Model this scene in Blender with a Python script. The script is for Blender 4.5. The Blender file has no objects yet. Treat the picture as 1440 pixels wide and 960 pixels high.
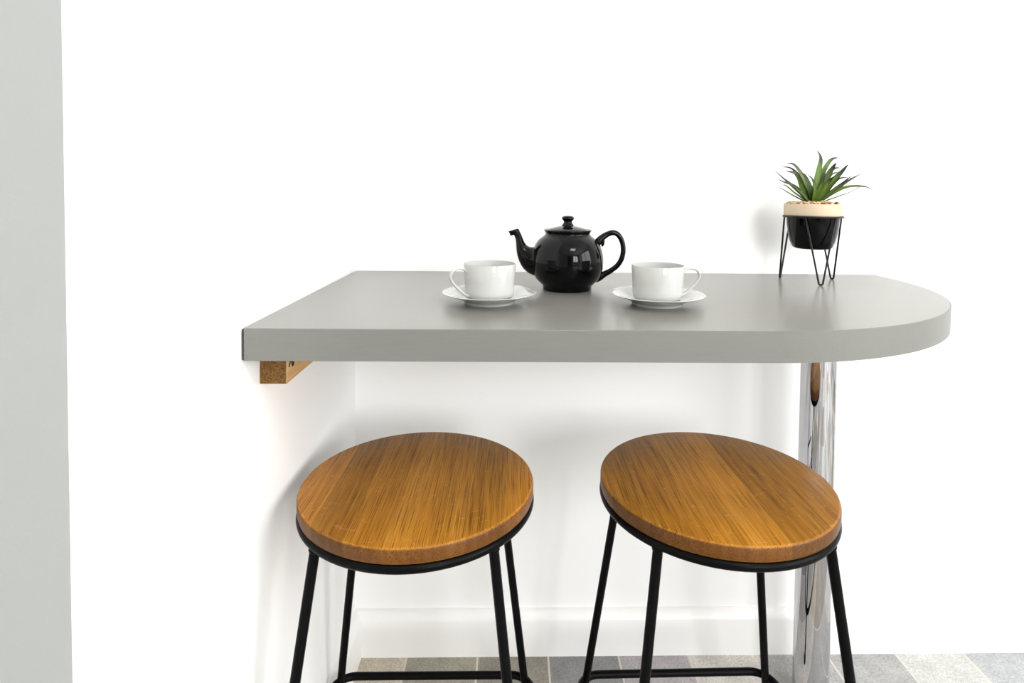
import bpy, bmesh, math, random
from mathutils import Vector, Matrix
random.seed(4)
S = bpy.context.scene
COL = S.collection
PI = math.pi

# ------------------------------------------------------------------ helpers
def link(name, bm, mats, parent=None, smooth=None, loc=None):
    bmesh.ops.recalc_face_normals(bm, faces=bm.faces[:])
    me = bpy.data.meshes.new(name)
    bm.to_mesh(me); bm.free()
    if not isinstance(mats, (list, tuple)):
        mats = [mats]
    for m in mats:
        me.materials.append(m)
    o = bpy.data.objects.new(name, me)
    COL.objects.link(o)
    if parent:
        o.parent = parent
    if loc:
        o.location = loc
    if smooth is not None:
        me.shade_smooth()
        if smooth < 179:
            me.set_sharp_from_angle(angle=math.radians(smooth))
    return o

def thing(name, label, cat, loc, rz=0, group=None):
    o = bpy.data.objects.new(name, None)
    COL.objects.link(o)
    o.empty_display_size = .03
    o.location = loc
    o.rotation_euler = (0, 0, rz)
    tag(o, label, cat, group)
    return o

def tag(o, label, cat, group=None):
    o['label'] = label
    o['category'] = cat
    if group:
        o['group'] = group

def structure(o):
    o['kind'] = 'structure'
    return o

def box(bm, x0, x1, y0, y1, z0, z1, bevel=0, seg=2):
    vs = [bm.verts.new((x, y, z)) for x in (x0, x1) for y in (y0, y1) for z in (z0, z1)]
    q = [(0, 1, 3, 2), (4, 6, 7, 5), (0, 4, 5, 1), (2, 3, 7, 6), (0, 2, 6, 4), (1, 5, 7, 3)]
    fs = [bm.faces.new([vs[i] for i in f]) for f in q]
    if bevel:
        es = list({e for f in fs for e in f.edges})
        bmesh.ops.bevel(bm, geom=es, offset=bevel, segments=seg, affect='EDGES', profile=.5)
    return fs

def lathe(bm, prof, n=64, mi=0, c=(0, 0, 0), close=False):
    """revolve (r, z) points about z; r = 0 makes a pole"""
    rings = []
    for r, z in prof:
        if r < 1e-6:
            rings.append([bm.verts.new((c[0], c[1], c[2] + z))])
        else:
            rings.append([bm.verts.new((c[0] + r * math.cos(2 * PI * k / n), c[1] + r * math.sin(2 * PI * k / n), c[2] + z)) for k in range(n)])
    pairs = list(zip(rings, rings[1:]))
    if close:
        pairs.append((rings[-1], rings[0]))
    for a, b in pairs:
        for k in range(n):
            k2 = (k + 1) % n
            if len(a) == 1 and len(b) == 1:
                continue
            if len(a) == 1:
                f = bm.faces.new((a[0], b[k], b[k2]))
            elif len(b) == 1:
                f = bm.faces.new((a[k], b[0], a[k2]))
            else:
                f = bm.faces.new((a[k], b[k], b[k2], a[k2]))
            f.material_index = mi

def spline(pts, n=8, closed=False):
    """Catmull-Rom through tuples of any length"""
    out = []
    m = len(pts)
    segs = m if closed else m - 1
    for i in range(segs):
        if closed:
            p = [pts[(i + j - 1) % m] for j in range(4)]
        else:
            p = [pts[max(i - 1, 0)], pts[i], pts[i + 1], pts[min(i + 2, m - 1)]]
        for k in range(n):
            t = k / n
            out.append(tuple(.5 * (2 * b + (c - a) * t + (2 * a - 5 * b + 4 * c - d) * t * t + (3 * b - a - 3 * c + d) * t ** 3) for a, b, c, d in zip(*p)))
    if not closed:
        out.append(tuple(pts[-1]))
    return out

def tube(bm, path, rad, n=14, closed=False, flat=1.0, up=None, cap=True, mi=0):
    """sweep an ellipse (rad, rad*flat) along path; rad is a number or a list"""
    P = [Vector(p[:3]) for p in path]
    m = len(P)
    R = rad if isinstance(rad, (list, tuple)) else [rad] * m
    T = []
    for i in range(m):
        a = P[i - 1] if (i > 0 or closed) else P[i]
        b = P[(i + 1) % m] if (i < m - 1 or closed) else P[i]
        T.append((b - a).normalized())
    N = Vector(up) if up else (Vector((0, 0, 1)) if abs(T[0].z) < .9 else Vector((1, 0, 0)))
    rings = []
    for i in range(m):
        N = (N - T[i] * N.dot(T[i])).normalized()
        B = T[i].cross(N)
        rings.append([bm.verts.new(P[i] + (N * math.cos(2 * PI * k / n) + B * (flat * math.sin(2 * PI * k / n))) * R[i]) for k in range(n)])
    for i in range(m if closed else m - 1):
        a, b = rings[i], rings[(i + 1) % m]
        for k in range(n):
            f = bm.faces.new((a[k], a[(k + 1) % n], b[(k + 1) % n], b[k]))
            f.material_index = mi
    if cap and not closed:
        bm.faces.new(rings[0][::-1]).material_index = mi
        bm.faces.new(rings[-1]).material_index = mi

def prism(bm, outline, z0, z1, mi=0):
    a = [bm.verts.new((x, y, z0)) for x, y in outline]
    b = [bm.verts.new((x, y, z1)) for x, y in outline]
    n = len(outline)
    fs = [bm.faces.new(a[::-1]), bm.faces.new(b)]
    for i in range(n):
        fs.append(bm.faces.new((a[i], a[(i + 1) % n], b[(i + 1) % n], b[i])))
    for f in fs:
        f.material_index = mi
    return fs

# ------------------------------------------------------------------ materials
class NT:
    def __init__(s, name):
        s.m = bpy.data.materials.new(name)
        s.m.use_nodes = True
        s.t = s.m.node_tree
        s.b = s.t.nodes['Principled BSDF']
    def n(s, kind, **kw):
        x = s.t.nodes.new(kind)
        for k, v in kw.items():
            if k.startswith('i_'):
                x.inputs[k[2:].replace('_', ' ')].default_value = v
            else:
                setattr(x, k, v)
        return x
    def l(s, a, b):
        s.t.links.new(a, b)
    def math(s, op, a, b=None):
        x = s.n('ShaderNodeMath', operation=op)
        for i, v in enumerate((a, b)):
            if v is None:
                continue
            if isinstance(v, (int, float)):
                x.inputs[i].default_value = v
            else:
                s.l(v, x.inputs[i])
        return x.outputs[0]
    def mix(s, fac, a, b, mode='MIX'):
        x = s.n('ShaderNodeMix', data_type='RGBA', blend_type=mode)
        for sock, v in ((x.inputs[0], fac), (x.inputs[6], a), (x.inputs[7], b)):
            if isinstance(v, (int, float)):
                sock.default_value = v
            elif isinstance(v, tuple):
                sock.default_value = (*v, 1) if len(v) == 3 else v
            else:
                s.l(v, sock)
        return x.outputs[2]
    def ramp(s, fac, stops, interp='LINEAR'):
        x = s.n('ShaderNodeValToRGB')
        x.color_ramp.interpolation = interp
        e = x.color_ramp.elements
        while len(e) < len(stops):
            e.new(1)
        for i, (p, c) in enumerate(stops):
            e[i].position = p
            e[i].color = (c, c, c, 1) if isinstance(c, (int, float)) else (*c, 1)
        s.l(fac, x.inputs[0])
        return x.outputs[0]
    def noise(s, vec, scale, detail=3, rough=.5, dist=0):
        x = s.n('ShaderNodeTexNoise', i_Scale=scale, i_Detail=detail, i_Roughness=rough, i_Distortion=dist)
        if vec is not None:
            s.l(vec, x.inputs['Vector'])
        return x.outputs['Fac']
    def obj(s):
        return s.n('ShaderNodeTexCoord').outputs['Object']
    def scaled(s, vec, sc, loc=(0, 0, 0)):
        x = s.n('ShaderNodeMapping')
        x.inputs['Scale'].default_value = sc
        x.inputs['Location'].default_value = loc
        s.l(vec, x.inputs['Vector'])
        return x.outputs[0]
    def bump(s, h, strength, dist=.001):
        x = s.n('ShaderNodeBump', i_Strength=strength, i_Distance=dist)
        s.l(h, x.inputs['Height'])
        s.l(x.outputs[0], s.b.inputs['Normal'])
    def set(s, color=None, rough=None, metal=None, spec=None, coat=None, coat_rough=None):
        B = s.b.inputs
        if color is not None:
            if isinstance(color, tuple):
                B['Base Color'].default_value = (*color, 1)
            else:
                s.l(color, B['Base Color'])
        if rough is not None:
            if isinstance(rough, (int, float)):
                B['Roughness'].default_value = rough
            else:
                s.l(rough, B['Roughness'])
        if metal is not None:
            B['Metallic'].default_value = metal
        if spec is not None:
            B['Specular IOR Level'].default_value = spec
        if coat is not None:
            B['Coat Weight'].default_value = coat
        if coat_rough is not None:
            B['Coat Roughness'].default_value = coat_rough
        return s.m

def mat_paint(name, col, rough=.6, scale=260, strength=.12, var=.02):
    t = NT(name); o = t.obj()
    f = t.noise(o, scale, 4, .6)
    c = t.mix(t.noise(o, 3, 2), tuple(v * (1 - var) for v in col), tuple(min(1, v * (1 + var)) for v in col))
    t.bump(f, strength, .0006)
    return t.set(c, rough, spec=.35)

WHITE = mat_paint('white_wall_paint', (.86, .86, .855))
GREY = mat_paint('pale_grey_wall_end', (.36, .375, .365), .5, 330, .12)  # one even grey for the end face of the left wall
CEIL = mat_paint('ceiling_paint', (.82, .82, .81))
DUSK = mat_paint('grey_wall_paint', (.62, .62, .62))
GLOSSW = mat_paint('white_gloss_woodwork', (.84, .84, .83), .3, 60, .05)
FRAMEW = mat_paint('white_window_plastic', (.8, .8, .8), .3, 60, .03)

def mat_oak():
    t = NT('oiled_oak'); o = t.obj()
    info = t.n('ShaderNodeObjectInfo')
    off = t.n('ShaderNodeCombineXYZ')
    r = t.math('MULTIPLY', info.outputs['Random'], 7.3)
    t.l(r, off.inputs[0]); t.l(r, off.inputs[1])
    add = t.n('ShaderNodeVectorMath', operation='ADD')
    t.l(o, add.inputs[0]); t.l(off.outputs[0], add.inputs[1])
    v = add.outputs[0]
    sep = t.n('ShaderNodeSeparateXYZ'); t.l(v, sep.inputs[0])
    stave = t.math('FLOOR', t.math('DIVIDE', sep.outputs[0], .046))
    wn = t.n('ShaderNodeTexWhiteNoise', noise_dimensions='1D'); t.l(stave, wn.inputs['W'])
    # shift the figure of each stave
    comb = t.n('ShaderNodeCombineXYZ'); t.l(t.math('MULTIPLY', wn.outputs['Value'], 3.0), comb.inputs[1])
    t.l(t.math('MULTIPLY', wn.outputs['Value'], .9), comb.inputs[0])
    a2 = t.n('ShaderNodeVectorMath', operation='ADD'); t.l(v, a2.inputs[0]); t.l(comb.outputs[0], a2.inputs[1])
    g = a2.outputs[0]
    coarse = t.noise(t.scaled(g, (17, 1.3, 17)), 2.0, 3, .5, .3)
    fine = t.noise(t.scaled(g, (300, 4, 300)), 2.2, 4, .6)
    pores = t.noise(t.scaled(g, (620, 8, 620)), 1.6, 2, .5)
    wave = t.n('ShaderNodeTexWave', wave_type='BANDS', bands_direction='X', i_Scale=26, i_Distortion=6, i_Detail=3, i_Detail_Scale=1.2)
    t.l(t.scaled(g, (1, .12, 1)), wave.inputs['Vector'])
    base = t.ramp(coarse, [(.25, (.37, .145, .014)), (.5, (.44, .182, .020)), (.75, (.51, .235, .034))])
    base = t.mix(.22, base, t.ramp(wave.outputs['Fac'], [(.1, (.38, .14, .010)), (.9, (.58, .255, .028))]))
    base = t.mix(.75, base, t.ramp(fine, [(.3, .62), (.62, 1.08)]), 'MULTIPLY')
    base = t.mix(1.0, base, t.ramp(pores, [(.36, .42), (.47, 1.0)]), 'MULTIPLY')
    base = t.mix(1.0, base, t.ramp(wn.outputs['Value'], [(0, .62), (.4, .88), (1, 1.18)]), 'MULTIPLY')
    # pale medullary flecks
    fl = t.noise(t.scaled(g, (34, 75, 34)), 1.7, 1, .3, 1.6)
    fk = t.ramp(fl, [(.69, 0.0), (.72, 1.0), (.75, .0)])
    base = t.mix(t.math('MULTIPLY', fk, .35), base, (.62, .36, .12))
    # browner end grain round the rim, with the side's shade painted in
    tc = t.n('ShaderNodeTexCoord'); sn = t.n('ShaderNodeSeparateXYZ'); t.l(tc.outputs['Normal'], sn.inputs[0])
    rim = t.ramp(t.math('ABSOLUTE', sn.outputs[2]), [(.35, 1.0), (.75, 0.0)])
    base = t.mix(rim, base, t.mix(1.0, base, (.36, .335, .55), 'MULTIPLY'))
    t.bump(fine, .12, .0006)
    t.b.inputs['Roughness'].default_value = .42
    return t.set(base, .42, spec=.2)
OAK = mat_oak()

def mat_batten(name, a, b, sc):
    t = NT(name); o = t.obj()
    f = t.noise(t.scaled(o, sc), 1.0, 4, .65)
    t.bump(f, .4, .001)
    return t.set(t.ramp(f, [(.3, a), (.7, b)]), .8, spec=.2)
PINE_END = mat_batten('pine_end_grain', (.06, .026, .006), (.25, .13, .04), (420, 420, 420))
PINE = mat_batten('pine_long_grain', (.46, .26, .10), (.66, .43, .21), (150, 6, 150))

def mat_plain(name, col, rough, metal=0, spec=.5, coat=0, bump=None):
    t = NT(name)
    if bump:
        t.bump(t.noise(t.obj(), bump[0], 3), bump[1], .0005)
    n = t.noise(t.obj(), 40, 2)
    c = t.mix(n, tuple(v * .95 for v in col), tuple(min(1, v * 1.05) for v in col))
    return t.set(c, rough, metal, spec, coat, .03)
STEEL = mat_plain('black_powder_coat', (.003, .003, .0033), .32, 0, .06, bump=(900, .08))
WIRE = mat_plain('black_wire', (.004, .004, .004), .35, 0, .25)
CHROME = mat_plain('chrome', (.57, .57, .59), .03, 1)
BLACK = mat_plain('black_glazed_ceramic', (.0015, .0015, .002), .03, 0, .19)
PORC = mat_plain('white_porcelain', (.45, .455, .438), .09, 0, .45)
CREAM = mat_plain('cream_stoneware', (.56, .45, .325), .7, 0, .3, bump=(700, .2))
DARK = mat_plain('dark_core', (.05, .035, .022), .9)
STAMP = mat_plain('dark_ink', (.03, .008, .006), .8)
STEELGREY = mat_plain('zinc_screw', (.5, .5, .5), .3, 1)

ANTHRA = mat_plain('added_door_dark_grey', (.02, .02, .022), .4)

def mat_laminate(name, col, rough, bump, var=.2):
    t = NT(name); o = t.obj()
    f = t.noise(o, 700, 3, .7)
    g = t.noise(t.scaled(o, (30, 900, 900)), 1.0, 3, .6)
    c = t.mix(t.math('MULTIPLY', t.math('ADD', f, g), .5), tuple(v * (1 - var) for v in col), tuple(v * (1 + var) for v in col))
    if bump:
        t.bump(f, bump, .0003)
    return t.set(c, rough, spec=.5)
LAM = mat_laminate('grey_laminate', (.18, .174, .158), .282, 0, .06)
EDGE = mat_laminate('grey_laminate_edging', (.150, .152, .138), .45, .1)

def mat_tiles():
    t = NT('grey_stone_tiles'); o = t.obj()
    sep = t.n('ShaderNodeSeparateXYZ'); t.l(o, sep.inputs[0])
    W, Lg, X0 = .1369, .42, .1035
    u = t.math('DIVIDE', t.math('SUBTRACT', sep.outputs[0], X0), W)
    v = t.math('DIVIDE', t.math('ADD', sep.outputs[1], .30), Lg)
    iu = t.math('FLOOR', u); iv = t.math('FLOOR', v)
    fu = t.math('FRACT', u); fv = t.math('FRACT', v)
    du = t.math('MULTIPLY', t.math('MINIMUM', fu, t.math('SUBTRACT', 1.0, fu)), W)
    dv = t.math('MULTIPLY', t.math('MINIMUM', fv, t.math('SUBTRACT', 1.0, fv)), Lg)
    d = t.math('MINIMUM', du, dv)
    grout = t.ramp(t.math('MULTIPLY', d, 100.0), [(.14, 1.0), (.22, 0.0)])
    idx = t.math('DIVIDE', t.math('ADD', t.math('FLOORED_MODULO', t.math('ADD', t.math('ADD', iu, 1.0), t.math('MULTIPLY', iv, 5.0)), 11.0), .5), 11.0)
    cols = [(.50, .45, .365), (.31, .285, .235), (.26, .24, .205), (.245, .24, .24), (.39, .37, .37), (.56, .535, .50), (.37, .365, .36),
            (.37, .37, .365), (.52, .52, .50), (.41, .42, .43), (.33, .33, .32)]
    cc = t.ramp(idx, [(k / 11, c) for k, c in enumerate(cols)], 'CONSTANT')
    sp = t.noise(o, 240, 5, .75)
    bl = t.noise(o, 28, 4, .6)
    cc = t.mix(1.0, cc, t.ramp(sp, [(.3, .62), (.7, 1.32)]), 'MULTIPLY')
    cc = t.mix(1.0, cc, t.ramp(bl, [(.3, .85), (.7, 1.12)]), 'MULTIPLY')
    c = t.mix(grout, cc, (.58, .55, .48))
    t.bump(sp, .25, .001)
    return t.set(c, .55, spec=.35)
TILES = mat_tiles()

def mat_leaf():
    t = NT('succulent_leaf')
    co = t.n('ShaderNodeTexCoord').outputs['UV']
    sep = t.n('ShaderNodeSeparateXYZ'); t.l(co, sep.inputs[0])
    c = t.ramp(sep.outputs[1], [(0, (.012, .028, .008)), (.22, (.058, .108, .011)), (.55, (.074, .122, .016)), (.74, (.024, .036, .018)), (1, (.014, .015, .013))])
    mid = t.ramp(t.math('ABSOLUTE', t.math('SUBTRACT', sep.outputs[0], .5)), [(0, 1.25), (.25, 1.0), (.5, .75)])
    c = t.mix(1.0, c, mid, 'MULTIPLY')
    info = t.n('ShaderNodeObjectInfo')
    c = t.mix(1.0, c, t.ramp(info.outputs['Random'], [(0, .6), (1, 1.25)]), 'MULTIPLY')
    c = t.mix(.4, c, t.ramp(t.noise(t.obj(), 300, 3), [(.3, .7), (.7, 1.2)]), 'MULTIPLY')
    return t.set(c, .42, spec=.4)
LEAF = mat_leaf()

def mat_pebble():
    t = NT('tan_gravel')
    g = t.n('ShaderNodeNewGeometry')
    c = t.ramp(g.outputs['Random Per Island'], [(0, (.12, .06, .025)), (.35, (.40, .22, .09)), (.7, (.62, .43, .22)), (1, (.72, .60, .42))])
    return t.set(c, .75, spec=.3)
PEBBLE = mat_pebble()

def mat_glass():
    t = NT('window_glass')
    tr = t.n('ShaderNodeBsdfTransparent'); gl = t.n('ShaderNodeBsdfGlossy', i_Roughness=.0)
    mx = t.n('ShaderNodeMixShader'); mx.inputs[0].default_value = .06
    t.l(tr.outputs[0], mx.inputs[1]); t.l(gl.outputs[0], mx.inputs[2])
    t.l(mx.outputs[0], t.t.nodes['Material Output'].inputs['Surface'])
    return t.m
GLASS = mat_glass()

# ------------------------------------------------------------------ room shell
RX0, RX1, RY0, H = -1.5, 2.7, -3.9, 2.45
NIB = -.7171
bm = bmesh.new(); box(bm, RX0 - .1, RX1 + .1, RY0 - .1, .1, -.1, 0)
structure(link('floor', bm, TILES))
bm = bmesh.new(); box(bm, RX0 - .1, RX1 + .1, RY0 - .1, .1, H, H + .1)
structure(link('ceiling', bm, CEIL))
bm = bmesh.new(); box(bm, 0, RX1 + .1, 0, .1, 0, H)
structure(link('wall_back', bm, WHITE))
bm = bmesh.new()
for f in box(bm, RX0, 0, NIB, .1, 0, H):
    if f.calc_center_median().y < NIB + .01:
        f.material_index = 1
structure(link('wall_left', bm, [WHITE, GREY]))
bm = bmesh.new(); box(bm, RX0 - .1, RX0, RY0 - .1, NIB, 0, H)
structure(link('wall_far_left', bm, WHITE))
FX0, FX1, FZ0, FZ1 = 1.25, 2.35, .85, 2.1  # unseen front window, added to bring in frontal light
bm = bmesh.new()
box(bm, RX0, FX0, RY0 - .1, RY0, 0, H); box(bm, FX1, RX1, RY0 - .1, RY0, 0, H)
box(bm, FX0, FX1, RY0 - .1, RY0, 0, FZ0); box(bm, FX0, FX1, RY0 - .1, RY0, FZ1, H)
structure(link('wall_front', bm, DUSK))
bm = bmesh.new()
for a in (FX0, (FX0 + FX1) / 2 - .03, FX1 - .06):
    box(bm, a, a + .06, RY0 - .08, RY0 - .02, FZ0, FZ1)
for a in (FZ0, FZ1 - .06):
    box(bm, FX0, FX1, RY0 - .079, RY0 - .021, a, a + .06)
fill_win = structure(link('added_fill_window', bm, FRAMEW))
bm = bmesh.new(); box(bm, FX0 + .06, FX1 - .06, RY0 - .05, RY0 - .045, FZ0 + .06, FZ1 - .06)
link('pane', bm, GLASS, fill_win)
bm = bmesh.new()  # unseen dark door, added for dark streaks reflected in chrome and teapot
box(bm, .10, .95, RY0, RY0 + .045, 0, 2.03, .004)
for x0, x1 in ((.20, .49), (.56, .85)):
    for z0, z1 in ((.2, .85), (1.0, 1.85)):
        box(bm, x0, x1, RY0 + .045, RY0 + .055, z0, z1, .004)
structure(link('added_dark_door', bm, ANTHRA))
# right wall with a window opening
WY0, WY1, WZ0, WZ1 = -2.9, -.9, .50, 2.2
bm = bmesh.new()
box(bm, RX1, RX1 + .1, RY0 - .1, WY0, 0, H); box(bm, RX1, RX1 + .1, WY1, 0, 0, H)
box(bm, RX1, RX1 + .1, WY0, WY1, 0, WZ0); box(bm, RX1, RX1 + .1, WY0, WY1, WZ1, H)
structure(link('wall_right', bm, WHITE))
bm = bmesh.new()
for a in (WY0, (WY0 + WY1) / 2 - .03, WY1 - .06):
    box(bm, RX1 + .02, RX1 + .08, a, a + .06, WZ0, WZ1)
for a in (WZ0, WZ1 - .06):
    box(bm, RX1 + .021, RX1 + .079, WY0, WY1, a, a + .06)
win = structure(link('window_1', bm, FRAMEW))
bm = bmesh.new(); box(bm, RX1 + .045, RX1 + .05, WY0 + .06, WY1 - .06, WZ0 + .06, WZ1 - .06)
link('pane', bm, GLASS, win)
# skirting boards with a rounded top
def skirting(name, p0, p1, nrm, bev0=0, bev1=0):
    prof = [(0, 0), (.0165, 0), (.0165, .0695), (.0158, .0725), (.0125, .0785), (.0085, .083), (.004, .0862), (0, .0865)]
    bm = bmesh.new(); rings = []
    d = (Vector(p1) - Vector(p0)).normalized()
    for p, s in ((Vector(p0), bev0), (Vector(p1), bev1)):
        rings.append([bm.verts.new((p.x + nrm[0] * a + d.x * s * a, p.y + nrm[1] * a + d.y * s * a, z)) for a, z in prof])
    n = len(prof)
    for k in range(n):
        bm.faces.new((rings[0][k], rings[0][(k + 1) % n], rings[1][(k + 1) % n], rings[1][k]))
    bm.faces.new(rings[0][::-1]); bm.faces.new(rings[1])
    return structure(link(name, bm, GLOSSW, smooth=40))
skirting('baseboard_back', (0, 0, 0), (RX1, 0, 0), (0, -1), 1, 0)
skirting('baseboard_left', (0, NIB, 0), (0, 0, 0), (1, 0), 0, -1)

# ------------------------------------------------------------------ table
T, TT, D = .748, .0363, .4669
DC, CX, CY, CR = D, .603, -.062, .4049
TR = CX + CR
arc = [(CX + CR * math.cos(a), CY + CR * math.sin(a)) for a in [-PI / 2 + PI / 2 * k / 60 for k in range(61)]]
outline = [(.0015, 0), (.0015, -D)] + arc + [(TR, 0)]
outline = [(x, y - .001 if y == 0 else y) for x, y in outline]
table = thing('bar_table', 'grey laminate breakfast bar table with one rounded end and a chrome leg', 'table', (0, 0, 0))
bm = bmesh.new()
inner = [(.0030, -.001), (.0030, -D + .0015)] + [(CX + (CR - .0015) * math.cos(a), CY + (CR - .0015) * math.sin(a)) for a in [-PI / 2 + PI / 2 * k / 60 for k in range(61)]] + [(TR - .0015, -.001)]
# top and underside as strips running back to the wall, so no long sliver triangles arise
front = inner[1:-1]
cols_ = [[[bm.verts.new((x, yy, z)) for yy in (y, (y - .001) / 2, -.001)] for (x, y) in front] for z in (T - TT + .0006, T)]
m = len(front)
for lv in cols_:
    for i in range(m - 1):
        for j in (0, 1):
            bm.faces.new((lv[i][j], lv[i + 1][j], lv[i + 1][j + 1], lv[i][j + 1]))
lo_, hi_ = cols_
for i in range(m - 1):
    bm.faces.new((lo_[i][0], lo_[i + 1][0], hi_[i + 1][0], hi_[i][0]))
    bm.faces.new((lo_[i][2], lo_[i + 1][2], hi_[i + 1][2], hi_[i][2]))
for j in (0, 1):
    bm.faces.new((lo_[0][j], lo_[0][j + 1], hi_[0][j + 1], hi_[0][j]))
    bm.faces.new((lo_[-1][j], lo_[-1][j + 1], hi_[-1][j + 1], hi_[-1][j]))
link('worktop', bm, LAM, table)
# edging strip bonded round the front and the rounded end
bm = bmesh.new()
path = [(.0031, -D)] + arc + [(TR, -.001)]
inn = [(.0031, -D + .0014)] + [(CX + (CR - .0014) * math.cos(a), CY + (CR - .0014) * math.sin(a)) for a in [-PI / 2 + PI / 2 * k / 60 for k in range(61)]] + [(TR - .0014, -.001)]
prof = [[bm.verts.new((x, y, z)) for (x, y) in q] for q, z in ((inn, T - .0001), (path, T - .0005), (path, T - TT), (inn, T - TT))]
for k in range(len(path) - 1):
    for j in range(4):
        a, b = prof[j], prof[(j + 1) % 4]
        bm.faces.new((a[k], a[k + 1], b[k + 1], b[k]))
bm.faces.new([p[0] for p in prof]); bm.faces.new([p[-1] for p in prof][::-1])
link('edging_strip', bm, EDGE, table, smooth=30)
# raw core showing at the wall end
bm = bmesh.new()
ys = [-D + .0006 - .0006 * math.sin(k * 2.1) for k in range(13)]
rows = []
for k in range(13):
    z = T - .0012 - (TT - .002) * k / 12
    w = .0005 + (.0008 if k > 2 else .0) + .0006 * math.sin(k * 1.7)
    rows.append([bm.verts.new((.0012, -D + .0002, z)), bm.verts.new((.0017 + w, -D - .0002, z)), bm.verts.new((.0012 + w, -D + .03, z)), bm.verts.new((.0012, -D + .03, z))])
for a, b in zip(rows, rows[1:]):
    for j in range(4):
        bm.faces.new((a[j], a[(j + 1) % 4], b[(j + 1) % 4], b[j]))
bm.faces.new(rows[0]); bm.faces.new(rows[-1][::-1])
cr = link('exposed_core', bm, DARK, table)
cr['label'] = 'dark raw core showing at the wall end'
# chrome leg with mounting flange and adjustable foot
LX, LY = .8422, -.1135
bm = bmesh.new()
lathe(bm, [(0, .012), (.0275, .012), (.0295, .0135), (.03, .016), (.03, T - TT - .006), (.0, T - TT - .006)], 96, c=(LX, LY, 0))
leg = link('leg', bm, CHROME, table, smooth=40); leg['label'] = 'round chrome leg'
bm = bmesh.new(); lathe(bm, [(0, T - TT - .006), (.029, T - TT - .006), (.029, T - TT), (0, T - TT)], 64, c=(LX, LY, 0))
link('mounting_flange', bm, STEELGREY, leg, smooth=40)
bm = bmesh.new(); lathe(bm, [(0, 0), (.028, 0), (.028, .009), (.02, .012), (0, .012)], 64, c=(LX, LY, 0))
link('foot', bm, STEEL, leg, smooth=40)

# ------------------------------------------------------------------ batten under the table
BF = -.421
bat = thing('wood_batten', 'short raw pine batten fixed to the wall under the table corner', 'batten', (0, 0, 0))
bm = bmesh.new()
for f in box(bm, .0005, .0325, BF, -.004, T - TT - .0415, T - TT, .0006, 1):
    if f.is_valid:
        pass
bm.faces.ensure_lookup_table()
for f in bm.faces:
    f.material_index = 1 if abs(f.calc_center_median().y - BF) < .0002 else 0
link('timber', bm, [PINE, PINE_END], bat)
bm = bmesh.new()
def stroke(bm, y0, z0, y1, z1, w):
    a, b = Vector((0, y0, z0)), Vector((0, y1, z1))
    n = Vector((0, -(b - a).z, (b - a).y)).normalized() * w / 2
    q = [a - n, a + n, b + n, b - n]
    lo = [bm.verts.new((.0325, v.y, v.z)) for v in q]; hi = [bm.verts.new((.0329, v.y, v.z)) for v in q]
    bm.faces.new(lo); bm.faces.new(hi[::-1])
    for k in range(4):
        bm.faces.new((lo[k], lo[(k + 1) % 4], hi[(k + 1) % 4], hi[k]))
zt = T - TT
stroke(bm, -.4135, .6885, -.4085, .6985, .0026)
stroke(bm, -.4083, .6985, -.4015, .6868, .0048)
stroke(bm, -.4012, .6868, -.3950, .6985, .0034)
st = link('stamp_mark', bm, STAMP, bat); st['label'] = 'dark stamped mark on the side of the batten'

# ------------------------------------------------------------------ stools
SH, SR = .5093, .1561
def make_stool(label, loc, rz):
    st = thing('bar_stool', label, 'stool', loc, rz, 'round oak stools at the breakfast bar')
    bm = bmesh.new()
    th = .0195
    prof = [(0, SH - th), (SR - .003, SH - th), (SR - .0008, SH - th + .0012), (SR, SH - th + .004)]
    prof += [(SR, SH - .0035), (SR - .0006, SH - .0017), (SR - .0018, SH - .0005), (SR - .0035, SH), (SR * .6, SH), (SR * .3, SH), (0, SH)]
    lathe(bm, prof, 128)
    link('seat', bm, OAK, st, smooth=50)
    rr = .0060
    zr = SH - th - rr
    RR = SR - .0050
    bm = bmesh.new()
    tube(bm, [(RR * math.cos(2 * PI * k / 96), RR * math.sin(2 * PI * k / 96), zr) for k in range(96)], rr, 16, closed=True)
    link('seat_ring', bm, STEEL, st, smooth=179)
    r0, r1 = .1490, .2295
    def at(a, z):
        t = 1 - z / (SH - .03)
        r = r0 + (r1 - r0) * t
        return Vector((r * math.cos(a), r * math.sin(a), z))
    FZ = .0915
    for k in range(4):
        a = PI / 4 + PI / 2 * k
        bm = bmesh.new()
        tube(bm, [at(a, z) for z in (zr, .40, .25, .1, .004)], .0062, 16)
        lg = link('leg', bm, STEEL, st, smooth=60)
        bm = bmesh.new()
        p = at(a, zr - .006)
        bmesh.ops.create_icosphere(bm, subdivisions=2, radius=1, matrix=Matrix.Translation(p) @ Matrix.Diagonal((.0078, .0078, .0055, 1)))
        link('weld', bm, STEEL, lg, smooth=179)
        bm = bmesh.new()
        p = at(a, 0)
        lathe(bm, [(0, 0), (.0085, 0), (.0085, .012), (.0066, .014), (0, .014)], 20, c=(p.x, p.y, 0))
        link('foot_cap', bm, STEEL, lg, smooth=40)
    # footrest: one bent rod outside the legs, rounded corners
    q = at(PI / 4, FZ).x + .0125
    cr = .035
    pts = []
    for k in range(4):
        a0 = PI / 2 * k
        cx, cy = [(1, 1), (-1, 1), (-1, -1), (1, -1)][k]
        for j in range(9):
            a = a0 + PI / 2 * j / 8
            pts.append((cx * (q - cr) + cr * math.cos(a), cy * (q - cr) + cr * math.sin(a), FZ))
    bm = bmesh.new(); tube(bm, pts, .006, 14, closed=True)
    link('footrest', bm, STEEL, st, smooth=179)
    return st
make_stool('round oak stool on black legs, nearest the left wall and batten', (.1760, -.3293, 0), 0)
make_stool('round oak stool on black legs, in front of the chrome table leg', (.5827, -.3282, 0), math.radians(.8))

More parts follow.
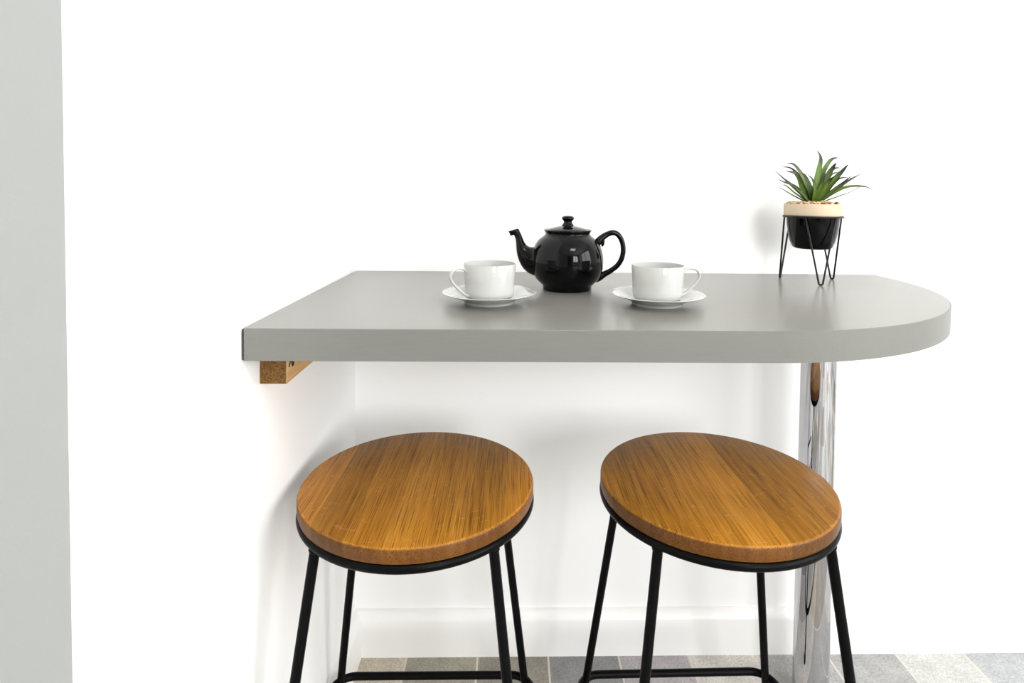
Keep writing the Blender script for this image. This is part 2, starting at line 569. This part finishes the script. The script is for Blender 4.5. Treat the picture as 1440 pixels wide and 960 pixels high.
# ------------------------------------------------------------------ cups and saucers
def make_saucer(label, loc):
    bm = bmesh.new()
    prof = [(0, .0028), (.030, .0028), (.0312, 0), (.0345, 0), (.0352, .0015), (.0362, .0032), (.0395, .0052), (.0455, .0078), (.054, .0108), (.062, .0133), (.0645, .0142),
            (.0652, .0149), (.0645, .0154), (.061, .0148), (.053, .0126), (.045, .0098), (.039, .0073), (.035, .0062), (.0285, .0058), (.0275, .0052), (0, .0052)]
    lathe(bm, spline_prof(prof), 96)
    o = link('saucer', bm, PORC, None, smooth=60, loc=loc)
    tag(o, label, 'saucer', 'white saucers on the grey table')
    return o
def spline_prof(p):
    return p
def make_cup(label, loc, rz):
    t = thing('tea_cup', label, 'cup', loc, rz, 'white tea cups on saucers')
    Ht = .0490
    bm = bmesh.new()
    prof = [(0, .0012), (.022, .0012), (.0235, 0), (.0255, 0), (.0275, .0010), (.0318, .0022), (.0336, .0050), (.0344, .010), (.0351, .025), (.0364, Ht - .0008), (.0361, Ht), (.0353, Ht - .0002),
            (.0340, .027), (.0330, .012), (.0322, .007), (.0300, .0046), (.022, .0038), (0, .0036)]
    lathe(bm, prof, 80)
    link('bowl', bm, PORC, t, smooth=60)
    # thin ear handle, local +X
    h = [(.0325, .0330), (.0360, .0395), (.0415, .0432), (.0490, .0440), (.0565, .0412), (.0600, .0350), (.0585, .0285), (.0530, .0215), (.0465, .0150), (.0395, .0090), (.0325, .0058)]
    path = [(x, 0, z) for x, z in spline(h, 6)]
    n = len(path)
    rad = [.0017 + .0009 * (abs(2 * k / (n - 1) - 1) ** 4) for k in range(n)]
    bm = bmesh.new(); tube(bm, path, rad, 14, flat=1.75, up=(1, 0, 0))
    link('handle', bm, PORC, t, smooth=179)
    return t
SL, SRR = (.2688, -.3055, T), (.5035, -.3095, T)
make_saucer('white porcelain saucer left of the black teapot', SL)
make_saucer('white porcelain saucer right of the black teapot', SRR)
make_cup('white tea cup on the left saucer, handle pointing left', (SL[0], SL[1], T + .0058), math.radians(211))
make_cup('white tea cup on the right saucer, handle pointing right', (SRR[0], SRR[1], T + .0058), math.radians(3))

# ------------------------------------------------------------------ teapot
tp = thing('teapot', 'glossy black teapot between the two white cups', 'teapot', (.3878, -.1925, T))
k = 1 / 6032
bm = bmesh.new()
outer = [(0, 0), (.030, 0), (.0375, .0), (.0388, .0012), (.0388, .0058), (.0395, .0075), (.0428, .0110), (.0475, .0168), (.0515, .0245), (.0540, .0335), (.0549, .0435), (.0545, .0535), (.0525, .0635), (.0490, .0722), (.0440, .0795), (.0385, .0845),
         (.0362, .0868), (.0355, .0890), (.0362, .0908), (.0376, .0925), (.0380, .0942), (.0374, .0954), (.0360, .0955), (.0345, .0940), (.0335, .0915), (.0330, .0880), (.040, .078), (.049, .062), (.051, .045), (.046, .022), (.034, .009), (0, .006)]
outer = [(a * (1.0 + .045 * min(1, max(0, (b - .006) / .01)) * min(1, max(0, (.088 - b) / .01))), b) for a, b in outer]
lathe(bm, outer, 96)
link('body', bm, BLACK, tp, smooth=60)
bm = bmesh.new()
lathe(bm, [(0, .0920), (.0332, .0920), (.0344, .0928), (.0344, .0945), (.0335, .0952), (.028, .0972), (.018, .0998), (.0105, .1012), (0, .1016)], 80)
lid = link('lid', bm, BLACK, tp, smooth=60)
bm = bmesh.new()
lathe(bm, [(0, .1005), (.0100, .1005), (.0094, .1025), (.0074, .1050), (.0066, .1072), (.0072, .1094), (.0094, .1112), (.0101, .1132), (.0094, .1152), (.0070, .1166), (.0035, .1172), (0, .1173)], 48)
link('knob', bm, BLACK, lid, smooth=179)
def tz(u, v):
    return ((u - 682) * k, 0, (805 - v) * k)
SPO = [(395, 690, 430, 372, .85), (330, 664, 385, 392, .85), (298, 645, 346, 402, .85), (262, 612, 314, 398, .85), (228, 560, 289, 382, .84), (204, 500, 271, 358, .84), (191, 440, 257, 330, .88),
       (186, 385, 247, 305, .95), (181, 335, 237, 282, 1.0), (170, 298, 227, 262, 1.0), (150, 275, 218, 244, .85), (127, 263, 211, 232, .62), (106, 257, 205, 226, .42)]
SPO = spline(SPO, 4)
bm = bmesh.new(); rings = []
for (a, b, c, d, q) in SPO:
    A, B = Vector(tz(a, b)), Vector(tz(c, d)); m = (A + B) / 2; h = (B - A) / 2
    rings.append([bm.verts.new(m + h * math.cos(2 * PI * j / 28) + Vector((0, h.length * q * math.sin(2 * PI * j / 28), 0))) for j in range(28)])
# the inside of the mouth
m = sum((v.co for v in rings[-1]), Vector()) / 28
for sc, dz in ((.86, .0002), (.70, -.0025), (.45, -.008)):
    rings.append([bm.verts.new(m + (v.co - m) * sc + Vector((0, 0, dz))) for v in rings[len(SPO) - 1]])
for a, b in zip(rings, rings[1:]):
    for j in range(28):
        bm.faces.new((a[j], a[(j + 1) % 28], b[(j + 1) % 28], b[j]))
bm.faces.new(rings[0][::-1]); bm.faces.new(rings[-1])
link('spout', bm, BLACK, tp, smooth=60)
hp = [(935, 395, 34), (972, 352, 34), (1010, 310, 30), (1062, 274, 25), (1122, 257, 24), (1172, 281, 23), (1208, 345, 22), (1220, 425, 22), (1206, 505, 22), (1166, 572, 22), (1104, 622, 23), (1040, 658, 27), (985, 690, 34), (945, 705, 34)]
pr = spline([(*tz(u, v), r * k) for u, v, r in hp], 6)
bm = bmesh.new()
tube(bm, [p[:3] for p in pr], [p[3] * 1.12 for p in pr], 20, flat=1.15, up=(0, 0, 1))
link('handle', bm, BLACK, tp, smooth=60)
# thumb curl under the top of the handle
ch = link('handle_curl', (lambda b: (tube(b, [tz(1010, 318), tz(1020, 345), tz(1022, 372), tz(1012, 392)], [26 * k, 22 * k, 15 * k, 7 * k], 16), b)[1])(bmesh.new()), BLACK, tp, smooth=179)

# ------------------------------------------------------------------ plant stand and plant
PX, PY = .8360, -.0890
ANG = [math.radians(a) for a in (22, 142, 259)]
RZ, RRD = .1155, .0486
stand = thing('plant_stand', 'black wire plant stand with hairpin legs holding the small plant pot', 'plant stand', (PX, PY, T))
wr = .0016
bm = bmesh.new(); tube(bm, [(RRD * math.cos(2 * PI * j / 64), RRD * math.sin(2 * PI * j / 64), RZ) for j in range(64)], wr, 10, closed=True)
link('ring', bm, WIRE, stand, smooth=179)
for a in ANG:
    def pt(side, t):
        top = Vector((RRD * math.cos(a + side * .52), RRD * math.sin(a + side * .52), RZ))
        tan = Vector((-math.sin(a), math.cos(a), 0))
        bot = Vector((.0525 * math.cos(a), .0525 * math.sin(a), .0045)) + tan * side * .0034
        return top + (bot - top) * t
    tan = Vector((-math.sin(a), math.cos(a), 0)); cen = Vector((.0525 * math.cos(a), .0525 * math.sin(a), .0045))
    path = [pt(1, t) for t in (0, .3, .6, .9, 1)]
    path += [cen + tan * .0034 * math.cos(PI * j / 8) + Vector((0, 0, -.0032 * math.sin(PI * j / 8))) for j in range(1, 8)]
    path += [pt(-1, t) for t in (1, .9, .6, .3, 0)]
    bm = bmesh.new(); tube(bm, path, wr, 10)
    link('hairpin_leg', bm, WIRE, stand, smooth=179)

plant = thing('potted_plant', 'small spiky green artificial plant in a black and cream pot', 'plant', (PX, PY, T))
B0, B1 = .1172, .1385
bm = bmesh.new()
lathe(bm, [(0, .0585), (.026, .0585), (.0300, .0592), (.0330, .0620), (.0372, .0720), (.0402, .0850), (.0425, .1000), (.0436, .1120), (.0440, B0), (.0405, B0), (.038, .10), (.030, .066), (0, .064)], 80)
link('pot', bm, BLACK, plant, smooth=60)
bm = bmesh.new()
lathe(bm, [(.0405, B0), (.0470, B0), (.0480, B0 + .0008), (.0484, B0 + .003), (.0484, B1 - .0015), (.0478, B1), (.0452, B1), (.0446, B1 - .002), (.0440, B0 + .004), (.0405, B0 + .004)], 80, close=True)
rb = link('rim_band', bm, CREAM, plant, smooth=60); rb['label'] = 'cream upper band of the pot'
# soil disc and gravel
bm = bmesh.new()
lathe(bm, [(0, .128), (.0444, .128), (.0446, .1345), (.02, .1362), (0, .1366)], 48, mi=1)
for i in range(420):
    r = .0425 * math.sqrt(random.random()); a = random.random() * 2 * PI
    s = random.uniform(.0013, .0027)
    M = Matrix.Translation((r * math.cos(a), r * math.sin(a), .1378 + .0026 * random.random() + .0030 * (1 - r / .0425))) @ Matrix.Rotation(random.random() * 6, 4, Vector((random.random(), random.random(), random.random() + .1)).normalized()) @ Matrix.Diagonal((s * 1.3, s, s * .75, 1))
    bmesh.ops.create_icosphere(bm, subdivisions=1, radius=1, matrix=M)
gv = link('gravel', bm, [PEBBLE, DARK], plant, smooth=179); gv['kind'] = 'stuff'
# leaves: control points (u, v) are sideways / upward in units of the plant, depth is how far the tip leans to the viewer
kk = 1 / 7613
def leaf(pts, w, lean, base_lean=.0):
    q = spline([((u - 612) * kk, (785 - v) * kk) for u, v in pts], 5)
    n = len(q)
    bm = bmesh.new(); uv = bm.loops.layers.uv.new('UVMap')
    rows = []
    for i, (x, z) in enumerate(q):
        t = i / (n - 1)
        y = -(base_lean + lean * t ** 1.15)
        a = q[max(i - 1, 0)]; b = q[min(i + 1, n - 1)]
        d = Vector((b[0] - a[0], -lean / n, b[1] - a[1])).normalized()
        # blade faces up and outwards
        nrm = Vector((-d.z * (1 if d.x >= 0 else -1) * .0, -1 if lean >= 0 else -1, .35)).normalized()
        side = d.cross(nrm).normalized()
        ww = w * kk * .5 * max(.0, (min(1, .45 + t * 2.1)) * (1 - t ** 1.6) ** .8)
        ww = max(ww * 1.15, .00055)
        c = Vector((x, y, z))
        up = side.cross(d).normalized()
        th = max(.00025, ww * .16)
        rows.append([bm.verts.new(c - side * ww - up * th * -1.2), bm.verts.new(c + up * -th * .3), bm.verts.new(c + side * ww - up * th * -1.2), bm.verts.new(c - up * th * 1.4)])
    for i in range(n - 1):
        for j in range(4):
            f = bm.faces.new((rows[i][j], rows[i][(j + 1) % 4], rows[i + 1][(j + 1) % 4], rows[i + 1][j]))
            us = {0: (0, .5), 1: (.5, 1), 2: (1, .5), 3: (.5, 0)}[j]
            for lp, (uu, vv) in zip(f.loops, ((us[0], i), (us[1], i), (us[1], i + 1), (us[0], i + 1))):
                lp[uv].uv = (uu, vv / (n - 1))
    bm.faces.new(rows[0][::-1]); bm.faces.new(rows[-1])
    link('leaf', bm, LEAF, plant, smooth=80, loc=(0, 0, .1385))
LV = [  # control points, width, lean
    ([(612, 785), (625, 560), (655, 330), (665, 170), (605, 65)], 92, .010),
    ([(625, 785), (655, 600), (700, 380), (730, 280), (765, 235)], 66, -.018),
    ([(635, 785), (680, 560), (750, 350), (830, 220), (900, 165), (985, 155)], 72, -.010),
    ([(630, 785), (690, 600), (770, 400), (820, 290), (845, 235)], 92, .016),
    ([(650, 785), (720, 620), (830, 470), (915, 350), (970, 258)], 96, .024),
    ([(640, 785), (730, 560), (810, 420), (900, 330), (990, 290), (1070, 295)], 52, -.022),
    ([(650, 785), (740, 640), (830, 490), (920, 385), (1010, 355), (1110, 362)], 40, -.030),
    ([(655, 785), (750, 690), (850, 580), (930, 490), (985, 415)], 54, .030),
    ([(660, 785), (780, 680), (900, 580), (1040, 470), (1190, 375)], 58, .014),
    ([(660, 785), (790, 680), (900, 600), (1010, 550), (1140, 540), (1215, 555), (1270, 595)], 44, .034),
    ([(690, 780), (800, 730), (930, 675), (1040, 625), (1140, 555)], 16, .020),
    ([(600, 785), (560, 640), (520, 500), (440, 350), (360, 250), (280, 235)], 74, -.012),
    ([(598, 785), (555, 640), (500, 480), (430, 370), (350, 295), (250, 285)], 56, -.026),
    ([(595, 785), (540, 650), (480, 520), (430, 400), (385, 325)], 60, -.016),
    ([(605, 785), (560, 650), (500, 520), (420, 410), (350, 378)], 84, .022),
    ([(590, 785), (500, 680), (430, 560), (370, 440), (290, 370), (175, 355)], 92, .014),
    ([(600, 785), (590, 690), (560, 580), (480, 460), (380, 400)], 60, .038),
    ([(580, 785), (480, 680), (360, 560), (240, 440), (135, 335)], 42, -.020),
    ([(580, 785), (480, 680), (370, 570), (270, 520), (180, 495), (100, 460)], 48, .006),
    ([(570, 785), (470, 690), (350, 600), (240, 530), (120, 465)], 34, .030),
    ([(545, 780), (440, 710), (320, 640), (220, 575), (150, 540), (95, 540)], 30, .024),
    ([(540, 780), (430, 720), (330, 665), (230, 600), (170, 570)], 22, -.012),
    ([(615, 785), (630, 640), (640, 500), (630, 400)], 60, .034),
    ([(640, 785), (690, 640), (730, 480), (740, 420)], 80, .034),
    ([(650, 785), (740, 650), (800, 520), (850, 440), (940, 440)], 40, .040),
]
for p, w, ln in LV:
    leaf(p, w, ln)

# ------------------------------------------------------------------ light
def area(name, loc, rot, sx, sy, power, col=(1, 1, 1)):
    L = bpy.data.lights.new(name, 'AREA'); L.shape = 'RECTANGLE'; L.size = sx; L.size_y = sy; L.energy = power; L.color = col
    o = bpy.data.objects.new(name, L); COL.objects.link(o); o.location = loc; o.rotation_euler = rot
    return o
area('window_daylight', (RX1 + .16, (WY0 + WY1) / 2, (WZ0 + WZ1) / 2), (0, PI / 2, 0), WZ1 - WZ0, WY1 - WY0, 95, (1, .99, .97))
area('front_fill_light', ((FX0 + FX1) / 2, RY0 - .16, (FZ0 + FZ1) / 2), (PI / 2, 0, 0), FX1 - FX0, FZ1 - FZ0, 95, (1, .99, .97))  # frontal fill added outside the invented front opening
area('ceiling_lamp', (.9, -2.0, H - .02), (0, 0, 0), .6, .6, 22, (1, .98, .95))
w = bpy.data.worlds.new('sky'); S.world = w; w.use_nodes = True
bg = w.node_tree.nodes['Background']; bg.inputs[0].default_value = (.85, .92, 1, 1); bg.inputs[1].default_value = 2.0

# ------------------------------------------------------------------ camera
P = dict(f=817.259431320182, cx=741.3608611972205, cy=296.1960954596824, pitch=0.03474589274072367, yaw=0.02359126409019596, roll=-0.010997389119837761,
         X=0.30114066058922007, Y=-1.1141239002564287, Z=0.9044739831165298)
cp, sn = math.cos(P['pitch']), math.sin(P['pitch']); cy_, sy_ = math.cos(P['yaw']), math.sin(P['yaw']); cr_, sr_ = math.cos(P['roll']), math.sin(P['roll'])
fwd = Vector((sy_ * cp, cy_ * cp, -sn)); right = Vector((cy_, -sy_, 0)); down = fwd.cross(right)
r_ = right * cr_ + down * sr_; d_ = right * -sr_ + down * cr_
cam = bpy.data.cameras.new('camera'); co = bpy.data.objects.new('camera', cam); COL.objects.link(co)
M = Matrix(((r_.x, -d_.x, -fwd.x, P['X']), (r_.y, -d_.y, -fwd.y, P['Y']), (r_.z, -d_.z, -fwd.z, P['Z']), (0, 0, 0, 1)))
co.matrix_world = M
cam.sensor_width = 36; cam.sensor_fit = 'HORIZONTAL'; cam.lens = P['f'] / 1440 * 36
cam.shift_x = (720 - P['cx']) / 1440; cam.shift_y = (P['cy'] - 480) / 1440
cam.clip_start = .02
S.camera = co

vs = S.view_settings
S.display_settings.display_device = 'sRGB'
vs.view_transform = 'Standard'; vs.look = 'None'; vs.gamma = 1; vs.use_curve_mapping = False; vs.exposure = 0.0
S.cycles.use_denoising = True
S.cycles.max_bounces = 10; S.cycles.diffuse_bounces = 6; S.cycles.glossy_bounces = 5
S.cycles.sample_clamp_indirect = 8
S.cycles.caustics_reflective = False
